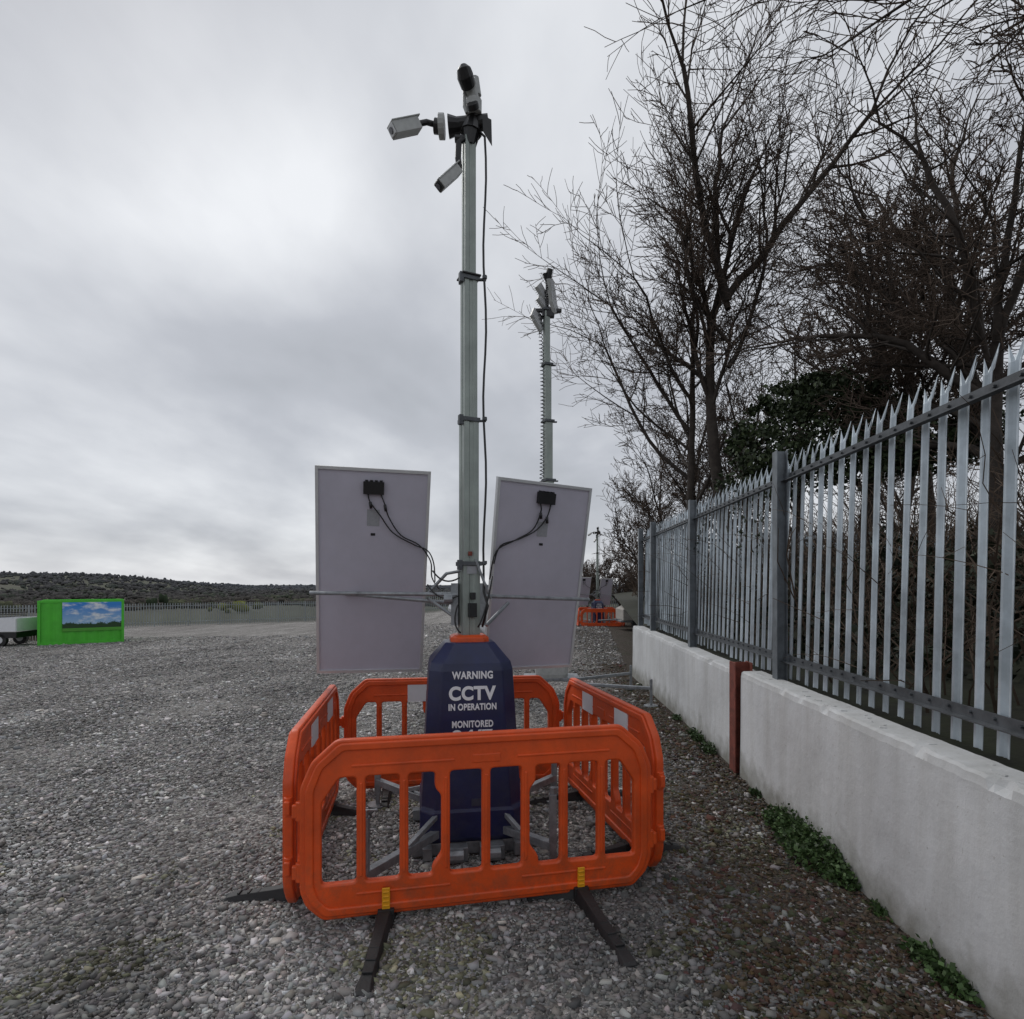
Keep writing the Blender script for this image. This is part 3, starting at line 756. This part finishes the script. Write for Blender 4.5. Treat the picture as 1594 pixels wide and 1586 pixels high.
def panel(TL,r,dn,jb,lab,cab):
    TL=Vector(TL)-O; r=Vector(r); dn=Vector(dn); nrm=dn.cross(r).normalized()
    if nrm.y>0: nrm=-nrm
    def q(u,v,w=0): return TL+r*u+dn*v+nrm*w
    mb=MB()
    def slab(u0,u1,v0,v1,w0,w1,m_): 
        mb.loft([[q(u0,v0,w),q(u1,v0,w),q(u1,v1,w),q(u0,v1,w)] for w in (w0,w1)],m_)
    slab(.012,.988,.006,.994,-.022,-.012,0)
    slab(.012,.988,.006,.994,-.030,-.0225,3)
    fu=.026;fv=.014
    for (a,b_,c,d) in ((0,fu,0,1),(1-fu,1,0,1),(fu,1-fu,0,fv),(fu,1-fu,1-fv,1)): slab(a,b_,c,d,-.035,0,1)
    slab(jb[0]-.09,jb[0]+.09,jb[1]-.026,jb[1]+.030,-.0118,.022,2)
    for k in range(4): slab(jb[0]-.075+k*.042,jb[0]-.05+k*.042,jb[1]-.033,jb[1]-.0262,-.0118,.016,2)
    slab(lab[0]-.055,lab[0]+.055,lab[1]-.038,lab[1]+.038,-.0118,-.0095,4)
    slab(lab[0]-.02,lab[0]+.02,lab[1]+.072,lab[1]+.084,-.0118,-.0095,2)
    o=mb.build('solar_panel',[M_panel,M_alu,M_blackp,M_glass,M_label],T,bevel=.0)
    mb=MB()
    for pts in cab:
        P3=[q(*p) for p in pts]; sm_=[]
        for i in range(len(P3)-1):
            p0=P3[max(i-1,0)];p1=P3[i];p2=P3[i+1];p3=P3[min(i+2,len(P3)-1)]
            for k in range(5):
                t=k/5; sm_.append(.5*((2*p1)+(p2-p0)*t+(2*p0-5*p1+4*p2-p3)*t*t+(3*p1-p0-3*p2+p3)*t**3))
        sm_.append(P3[-1]); mb.tube(sm_,.0055,6)
        mb.tube([q(*pts[1]),q(pts[1][0]+.01,pts[1][1]+.03,pts[1][2])],.011,8)
    mb.build('panel_cables',[M_blackp],T,smooth=True)
panel((-1.417,4.2,2.658),(.811,.18,-.011),(-.137,.45,-1.565),(.50,.085),(.50,.225),
      [[(.45,.11,.01),(.47,.15,.012),(.56,.21,.012),(.68,.29,.012),(.88,.345,.014),(1.0,.37,.02),(1.06,.43,.03),(1.08,.52,.03)],
       [(.56,.11,.01),(.60,.16,.012),(.64,.22,.012),(.75,.30,.012),(.92,.345,.014),(1.03,.42,.02),(1.05,.50,.02),(1.12,.56,.0)]])
panel((-.098,4.25,2.585),(.737,.40,-.02),(-.125,.40,-1.475),(.50,.075),(.50,.235),
      [[(.44,.105,.01),(.45,.15,.012),(.38,.24,.012),(.2,.30,.014),(.02,.36,.02),(-.03,.5,.03)],
       [(.55,.105,.01),(.52,.17,.012),(.42,.24,.012),(.25,.29,.014),(.06,.33,.02),(0,.42,.03)]])
# camera head
def hp(px,py,dy=0):
    d=4.2+dy; return Vector(((px-797)/910*d+.31,dy,1.8+(910-py)/910*d))
mb=MB()
mb.tube([hp(731,228),hp(733,205)],[.045,.070],12,0); mb.tube([hp(733,207),hp(736,185)],[.08,.055],12,0)
mb.tube([hp(702,196),hp(760,190)],.052,12,0)
mb.tube([hp(698,197),hp(716,196)],[.075,.05],12,0)
mb.loft([[hp(750,178,-.05),hp(765,186,-.05),hp(766,228,-.05),hp(752,205,-.05)],[hp(750,178,.05),hp(765,186,.05),hp(766,228,.05),hp(752,205,.05)]],0)
mb.tube([hp(692,197),hp(683,197)],.080,16,1); mb.tube([hp(683,197),hp(676,196)],.05,14,0)
mb.tube([hp(678,194,0),hp(664,190,-.03),hp(650,193,-.06)],.020,10,0)
def cam(pa,pb,w,mi_front=2):
    ca,cb=pa,pb; dd=(cb-ca).normalized(); Rq=dd.to_track_quat('Z','Y').to_matrix(); l=(cb-ca).length
    mb.box((ca+cb)/2,(w,w*.9,l),Rq,1); mb.box(cb+dd*.004,(w*.8,w*.75,.012),Rq,mi_front); mb.tube([cb+dd*.011,cb+dd*.016],w*.25,12,3)
    mb.box((ca+cb)/2+Vector((0,0,w*.56))+dd*.015,(w*1.15,.008,l*1.1),Rq,1)
cam(hp(650,195,-.06),hp(611,203,-.16),.088)
mb.tube([hp(736,185),hp(738,165,-.03)],[.055,.055],12,0)
mb.tube([hp(739,178,-.04),hp(737,158,-.04)],[.050,.060],14,1)
mb.tube([hp(737,170,-.08),hp(735,160,-.11)],.042,14,0)
mb.tube([hp(737,158,-.02),hp(732,135,-.05),hp(729,124,-.08)],[.040,.052,.052],14,1)
mb.tube([hp(729,134,-.08),hp(724,118,-.14),hp(722,108,-.16),hp(721,104,-.16)],[.052,.058,.050,.03],16,0)
mb.tube([hp(741,150,.0),hp(737,122,-.02)],.04,10,1)
mb.tube([hp(727,176,-.05),hp(723,166,-.05),hp(723,140,-.05)],.013,8,1)
mb.tube([hp(722,215,-.05),hp(714,222,-.06),hp(713,246,-.06),hp(715,262,-.05)],.022,10,0)
mb.tube([hp(708,216,-.05),hp(722,216,-.05)],.026,10,0)
cam(hp(712,264,-.05),hp(684,289,-.12),.078,0)
mb.build('camera_head',[M_blackp,M_camgrey,M_alu,M_glass],T,bevel=.005)

def clone(src,loc,rz=0,sc_=1):
    e=empty(src.name.split('.')[0],loc,rz); e.scale=(sc_,)*3
    for c in src.children:
        o=bpy.data.objects.new(c.name.split('.')[0],c.data); COL.objects.link(o); o.parent=e
        o.location=c.location
    return e
zf=gz(4.6,32)-.02
clone(T,(P(930,32),32,zf),0)
def bar_sq(cx,cy,z,s_=1.0):
    for (ax,ay,bx,by) in ((-s_,-1,s_,-1),(-s_*1.05,1,-s_*1.05,-1),(s_,1.05,-s_,1.05),(s_*1.05,-1,s_*1.05,1)):
        barrier(cx+ax,cy+ay,cx+bx,cy+by,z=z)
bar_sq(P(931,32)+.05,32,zf,1.15)

# ---------------------------------------------------------------- lighting tower behind
LT=empty('lighting_tower',(P(858,9.6),9.6,gz(.6,9.6)))
mb=MB()
for z0,z1,w in ((.5,2.1,.16),(2.1,3.55,.135),(3.55,4.52,.12),(4.52,5.45,.105),(5.45,6.35,.09)):
    mb.box((-.012*(z1),0,(z0+z1)/2),(w,w,z1-z0),RZ(.4),0)
    mb.box((-.012*(z1),0,z1),(w+.05,w+.05,.04),RZ(.4),1)
    mb.box((-.012*z1+.03,0,z1-.01),(w+.12,.04,.02),None,1)
mb.build('mast',[M_mast,M_rail],LT,bevel=.003)
mb=MB()
pts=[]
for i in range(700):
    t=i/699; z=6.3-t*4.2; a=i*.62
    pts.append((-.012*z-.115+.030*math.cos(a)+.03*math.sin(t*5),.030*math.sin(a),z))
mb.tube(pts,.007,4); mb.build('coiled_cable',[M_blackp],LT)
mb=MB()
mb.box((-.06,0,6.34),(.46,.06,.05),None,1)
for (x,z,a,t_) in ((-.20,6.12,.5,-.7),(-.24,6.24,.3,-.5),(.05,6.40,.7,-.9),(-.14,6.48,.4,-.6),(.02,6.56,.9,-.9),(-.16,6.66,.5,-.7),(.00,6.74,.8,-1.0)):
    R=Matrix.Rotation(a,3,'Y')@Matrix.Rotation(t_,3,'X')@RZ(.6)
    mb.box((x,0,z),(.22,.05,.20),R,0); mb.box(Vector((x,0,z))+R@Vector((0,-.03,0)),(.18,.01,.16),R,2)
    for k in range(5): mb.box(Vector((x,0,z))+R@Vector((-.07+k*.035,.045,0)),(.008,.04,.18),R,0)
    mb.bar((-.07,0,z),(x,0,z-.05),.025,.025,1)
mb.tube([(-.07,0,6.3),(-.06,0,6.9)],.03,8,1); mb.box((-.05,0,6.28),(.2,.1,.1),None,1)
mb.tube([(-.06,0,6.85),(-.02,-.05,7.0)],[.06,.05],10,1); mb.tube([(-.06,0,6.80),(-.10,-.05,6.93)],[.03,.05],10,1)
mb.build('floodlights',[M_camgrey,M_blackp,M_alu],LT,bevel=.004)
mb=MB()
mb.loft([octa(.50,.34,.06),octa(.52,.40,.06),octa(.5,.95,.06),octa(.4,1.05,.05)],0)
mb.box((0,0,.32),(.9,.5,.06),None,1)
for (fx,fy) in ((1.45,.7),(1.45,-.8),(-1.5,.8),(-1.3,-.7)):
    mb.bar((fx*.3,fy*.3,.25),(fx,fy,.28),.05,.05,1); mb.bar((fx,fy,.03),(fx,fy,.42),.04,.04,1); mb.tube([(fx,fy,0),(fx,fy,.03)],.11,12,1)
mb.tube([(-1.0,-.1,1.05),(-1.3,.0,1.35),(-1.65,.2,1.45)],[.17,.19,.12],12,2)
mb.box((-1.55,-.3,.95),(.75,.9,.04),Matrix.Rotation(-.55,3,'Y'),3)
mb.bar((-1.5,-.3,.3),(-1.5,-.3,.95),.05,.05,1)
mb.build('base_unit',[M_camgrey,M_galv,M_alu,M_blackp],LT,bevel=.01)

# ---------------------------------------------------------------- shipping container
d=35.; C=empty('shipping_container',(P(118,d),d+.6,gz(P(118,d),d)),math.radians(34))
Wc=4.0;Hc=2.58;Dc=2.4
mb=MB()
k=int(Wc/.14); prof=[]
for i in range(k+1):
    x=-Wc/2+.08+(Wc-.16)*i/k; prof.append((x,-Dc/2+(.0 if (i//2)%2 else .035)))
for (x,y) in prof: mb.v.append(Vector((x,y,.14))); mb.v.append(Vector((x,y,Hc-.1)))
for i in range(k): mb.f.append((2*i,2*i+2,2*i+3,2*i+1)); mb.m.append(0)
mb.box((0,.05,Hc/2),(Wc-.1,Dc-.15,Hc-.12),None,0)
for z in (.08,Hc-.05): mb.box((0,-Dc/2+.02,z),(Wc,.10,.14),None,0); mb.box((0,Dc/2,z),(Wc,.10,.14),None,0)
for x in (-Wc/2,Wc/2):
    for y in (-Dc/2,Dc/2): mb.box((x,y+.02*(1 if y<0 else -1),Hc/2),(.14,.14,Hc),None,0)
for y in (-.8,-.3,.3,.8): mb.tube([(-Wc/2-.03,y,.2),(-Wc/2-.03,y,Hc-.2)],.03,8,0)
mb.build('shell',[M_green],C)
mm=bpy.data.materials.new('landscape_mural'); n,b=nt(mm); L=n.links; N=n.nodes.new
tc=N('ShaderNodeTexCoord'); sep=N('ShaderNodeSeparateXYZ'); L.new(tc.outputs['Object'],sep.inputs[0])
sky_=ramp(math_('DIVIDE',sep.outputs[2],2.4),[(.35,(.40,.58,.72)),(.95,(.03,.22,.62))])
mpp=N('ShaderNodeMapping'); mpp.inputs['Scale'].default_value=(1,1,2.6); L.new(tc.outputs['Object'],mpp.inputs[0])
cl=ramp(noi(1.2,6,mpp.outputs[0]).outputs[0],[(.50,(0,0,0)),(.64,(1,1,1))])
c=mix(cl.outputs[0],sky_.outputs[0],(.75,.78,.8))
ht=math_('MULTIPLY_ADD',noi(4.5,8,None,.8).outputs[0],.9,.80)
tm=math_('LESS_THAN',sep.outputs[2],ht)
c=mix(tm,c,(.012,.05,.01))
gm=math_('LESS_THAN',sep.outputs[2],.95); c=mix(gm,c,(.08,.32,.03))
L.new(c,b.inputs['Base Color']); b.inputs['Roughness'].default_value=.5
mb=MB(); mb.box((.50,-Dc/2-.045,1.62),(2.86,.02,1.70)); mb.build('mural_board',[mm],C)
mb=MB()
for i in range(16):
    x=P(8,38)+i*.16+1.0; y=38+.02*i; z=gz(x,y); mb.box((x,y,z+.75),(.13,.03,1.5))
mb.bar((P(8,38)+1,38,gz(-32,38)+.4),(P(8,38)+3.5,38,gz(-31,38)+.4),.05,.06)
mb.build('timber_fence',[mat('old_timber',(.12,.09,.07),.9,var=.3)],None)
TR=empty('flatbed_truck',(P(2,34)-.9,34,gz(-30,34)),math.radians(8))
mb=MB()
mb.loft([[(-2.6,-.95,.5),(2.2,-.95,.5),(2.2,.95,.5),(-2.6,.95,.5)],[(-2.6,-.95,.85),(2.2,-.95,.85),(2.2,.95,.85),(-2.6,.95,.85)]],1)
mb.loft([[(-2.7,-.95,.85),(-.9,-.95,.85),(-.9,.95,.85),(-2.7,.95,.85)],[(-2.65,-.95,1.3),(-.9,-.95,1.3),(-.9,.95,1.3),(-2.65,.95,1.3)],[(-2.2,-.85,2.05),(-.95,-.85,2.05),(-.95,.85,2.05),(-2.2,.85,2.05)]],0)
mb.loft([[(-2.1,-.96,1.35),(-1.1,-.96,1.35),(-1.1,-.90,1.35),(-2.1,-.90,1.35)],[(-1.95,-.885,1.9),(-1.1,-.885,1.9),(-1.1,-.82,1.9),(-1.95,-.82,1.9)]],2)
mb.box((.7,-.98,1.25),(3.0,.05,.75),None,0); mb.box((.7,.98,1.25),(3.0,.05,.75),None,0); mb.box((2.2,0,1.25),(.05,1.9,.75),None,0)
mb.box((-.75,0,1.5),(.06,1.9,1.2),None,0)
for k in range(3): mb.bar((-.6+k*.1,-.5,1.6+k*.2),(2.4,-.4,1.75+k*.1),.05,.05,1)
for x in (-1.9,1.3):
    for y in (-.95,.75): mb.tube([(x,y,.38),(x,y+.22,.38)],.38,18,1); mb.tube([(x,y-.01,.38),(x,y,.38)],.2,12,3)
mb.build('body',[M_white,M_blackp,M_glass,M_alu],TR,bevel=.03)
BT=empty('box_trailer',(P(990,28),28,gz(6,28)))
mb=MB(); mb.loft([[(-.8,-1,.5),(.9,-1,.5),(.9,1,.5),(-.8,1,.5)],[(-.8,-1,1.0),(.9,-1,1.1),(.9,1,1.1),(-.8,1,1.0)],[(-.4,-1,1.2),(.9,-1,1.4),(.9,1,1.4),(-.4,1,1.2)]],0)
mb.tube([(-.1,-1.05,.32),(-.1,-.85,.32)],.32,14,1); mb.bar((-.8,0,.5),(-1.8,0,.45),.07,.07,2); mb.box((0,0,.45),(1.8,1.8,.08),None,2)
mb.build('body',[mat('beige_panel',(.35,.33,.30),.6),M_blackp,M_galv],BT,bevel=.02)

# ---------------------------------------------------------------- distant woodland
ico_v=[];t=(1+5**.5)/2
for a in (-1,1):
    for c in (-t,t): ico_v+= [(a,c,0),(0,a,c),(c,0,a)]
ico=np.array(ico_v); ico/=np.linalg.norm(ico[0])
from itertools import combinations
fi=[]
for (i,j,k) in combinations(range(12),3):
    e=lambda p,q:np.linalg.norm(ico[p]-ico[q])
    if e(i,j)<1.1 and e(j,k)<1.1 and e(i,k)<1.1:
        nrm=np.cross(ico[j]-ico[i],ico[k]-ico[i])
        fi.append((i,j,k) if nrm.dot(ico[i])>0 else (i,k,j))
fi=np.array(fi)
rng=random.Random(77); items=[]
def addc(x,y,s_,h_,c): items.append((x,y,gz(x,y)+h_*.35,s_,h_,c))
for i in range(14000):
    r=math.exp(rng.uniform(math.log(150),math.log(1800))); a=rng.uniform(-.95,.6)
    x=r*math.sin(a); y=r*math.cos(a)
    nn=noise.noise(Vector((a*9,math.log(r)*7,5)))
    if nn< (-.08 if r<350 else (-.22 if r<900 else -.8)): continue
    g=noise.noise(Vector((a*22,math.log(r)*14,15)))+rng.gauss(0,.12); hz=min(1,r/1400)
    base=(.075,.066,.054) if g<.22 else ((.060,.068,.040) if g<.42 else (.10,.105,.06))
    haze_col=(.115,.125,.145); c=[base[q]*(1-hz*.85)+haze_col[q]*hz*.85 for q in range(3)]  # aerial haze baked into the clump colours, stronger with distance
    s_=rng.uniform(1.4,3.2)*(1+r/650); hh=rng.uniform(1.3,2.8)*(1+r/900)
    if r<350: s_*=.7; hh*=.7
    addc(x,y,s_,hh,c)
for (px,py,d_,s_,h_,c) in ((365,0,100,3.0,2.4,(.15,.16,.05)),(345,0,98,2.2,1.9,(.12,.13,.05)),(385,0,103,2.2,1.7,(.12,.13,.06)),(248,0,120,1.6,4.0,(.035,.048,.030)),(236,0,125,1.4,3.2,(.035,.048,.030)),(560,0,100,5,2,(.07,.06,.045))):
    addc(P(px,d_),d_,s_,h_,c)
Vl=[];Cl=[];Fl=[];o_=0
for (x,y,z,s_,h_,c) in items:
    for q in range(4):
        v=ico*(1+np.random.randn(12,1)*.2)*np.array([s_*.42,s_*.42,h_*.40])*(.5+.6*np.random.rand())
        v=v+np.array([x+np.random.randn()*s_*.6,y+np.random.randn()*s_*.6,z+np.random.randn()*h_*.2])
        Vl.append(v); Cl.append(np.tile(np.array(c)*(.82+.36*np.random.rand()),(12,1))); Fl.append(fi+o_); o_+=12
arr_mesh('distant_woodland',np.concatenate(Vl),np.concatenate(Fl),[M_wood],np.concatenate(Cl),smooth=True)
for (px,d_,h_,sd) in ((915,62,2.6,61),(940,60,3.0,62),(965,58,2.8,63),(900,66,2.0,64),(1000,55,3.0,65)):
    tree((P(px,d_),d_,gz(P(px,d_),d_)),h_,.14,sd,limb=2.4,t0=.15,ang=(25,60),nc=(9,7,6,3),rmin=.020)

# ---------------------------------------------------------------- sky
w=bpy.data.worlds.new('World'); S.world=w; w.use_nodes=True; n=w.node_tree; L=n.links
for x in list(n.nodes): n.nodes.remove(x)
N=n.nodes.new
out=N('ShaderNodeOutputWorld'); tc=N('ShaderNodeTexCoord')
SUN_EL,SUN_AZ=math.radians(48),math.radians(-40)
nis=N('ShaderNodeTexSky'); nis.sky_type='NISHITA'; nis.sun_disc=False; nis.sun_elevation=SUN_EL; nis.sun_rotation=SUN_AZ
b1=N('ShaderNodeBackground'); b1.inputs[1].default_value=.08; L.new(nis.outputs[0],b1.inputs[0])
sep=N('ShaderNodeSeparateXYZ'); L.new(tc.outputs['Generated'],sep.inputs[0])
zz_=math_('ADD',math_('MAXIMUM',sep.outputs[2],0.0),.22)
cx_=math_('DIVIDE',sep.outputs[0],zz_); cy_=math_('DIVIDE',sep.outputs[1],zz_)
cmb=N('ShaderNodeCombineXYZ'); L.new(cx_,cmb.inputs[0]); L.new(cy_,cmb.inputs[1])
mp=N('ShaderNodeMapping'); mp.inputs['Rotation'].default_value=(0,0,.5); mp.inputs['Scale'].default_value=(1,.62,1); mp.inputs['Location'].default_value=(3.1,1.7,0); L.new(cmb.outputs[0],mp.inputs[0])
na=noi(1.05,4,mp.outputs[0],.5); na.inputs['Distortion'].default_value=.35
nb=noi(3.2,5,mp.outputs[0],.55)
v=math_('ADD',math_('MULTIPLY',na.outputs[0],.75),math_('MULTIPLY',nb.outputs[0],.25))
def blob(px,py,power,amp):
    D=Vector(((px-797)/910,1,(910-py)/910)).normalized()
    dt=N('ShaderNodeVectorMath'); dt.operation='DOT_PRODUCT'; dt.inputs[1].default_value=D; L.new(tc.outputs['Generated'],dt.inputs[0])
    return math_('MULTIPLY',math_('POWER',math_('MAXIMUM',dt.outputs['Value'],0.0),power),amp)
for a in ((340,210,60,.10),(480,320,110,.13),(80,330,40,.07),(900,50,20,.05),(600,560,14,-.06),(130,30,40,-.07),(560,60,40,.04)):
    v=math_('ADD',v,blob(*a))
hb=N('ShaderNodeMapRange'); hb.inputs[1].default_value=.30; hb.inputs[2].default_value=0; L.new(sep.outputs[2],hb.inputs[0])
v=math_('ADD',v,math_('MULTIPLY',hb.outputs[0],.08))
cr=ramp(v,[(.30,(.43,.45,.485)),(.45,(.53,.55,.595)),(.56,(.67,.69,.73)),(.72,(.90,.92,.95))])
b2=N('ShaderNodeBackground'); b2.inputs[1].default_value=1.0; L.new(cr.outputs[0],b2.inputs[0])
ms=N('ShaderNodeMixShader'); ms.inputs[0].default_value=.93; L.new(b1.outputs[0],ms.inputs[1]); L.new(b2.outputs[0],ms.inputs[2]); L.new(ms.outputs[0],out.inputs[0])
sl=bpy.data.lights.new('sun','SUN'); sl.energy=1.1; sl.angle=math.radians(25); sl.color=(1,.97,.93)
so_=bpy.data.objects.new('sun',sl); COL.objects.link(so_)
sd=Vector((math.sin(SUN_AZ)*math.cos(SUN_EL),math.cos(SUN_AZ)*math.cos(SUN_EL),math.sin(SUN_EL)))
so_.rotation_euler=sd.to_track_quat('Z','Y').to_euler(); so_.location=(-10,10,20)

# ---------------------------------------------------------------- camera
cd=bpy.data.cameras.new('camera'); cd.sensor_width=36; cd.lens=910/1594*36; cd.shift_y=117/1594; cd.clip_end=6000; cd.clip_start=.05
co=bpy.data.objects.new('camera',cd); COL.objects.link(co); co.location=(0,0,1.8); co.rotation_euler=(math.radians(90),0,0)
S.camera=co
S.view_settings.view_transform='Standard'; S.view_settings.look='None'; S.view_settings.exposure=0
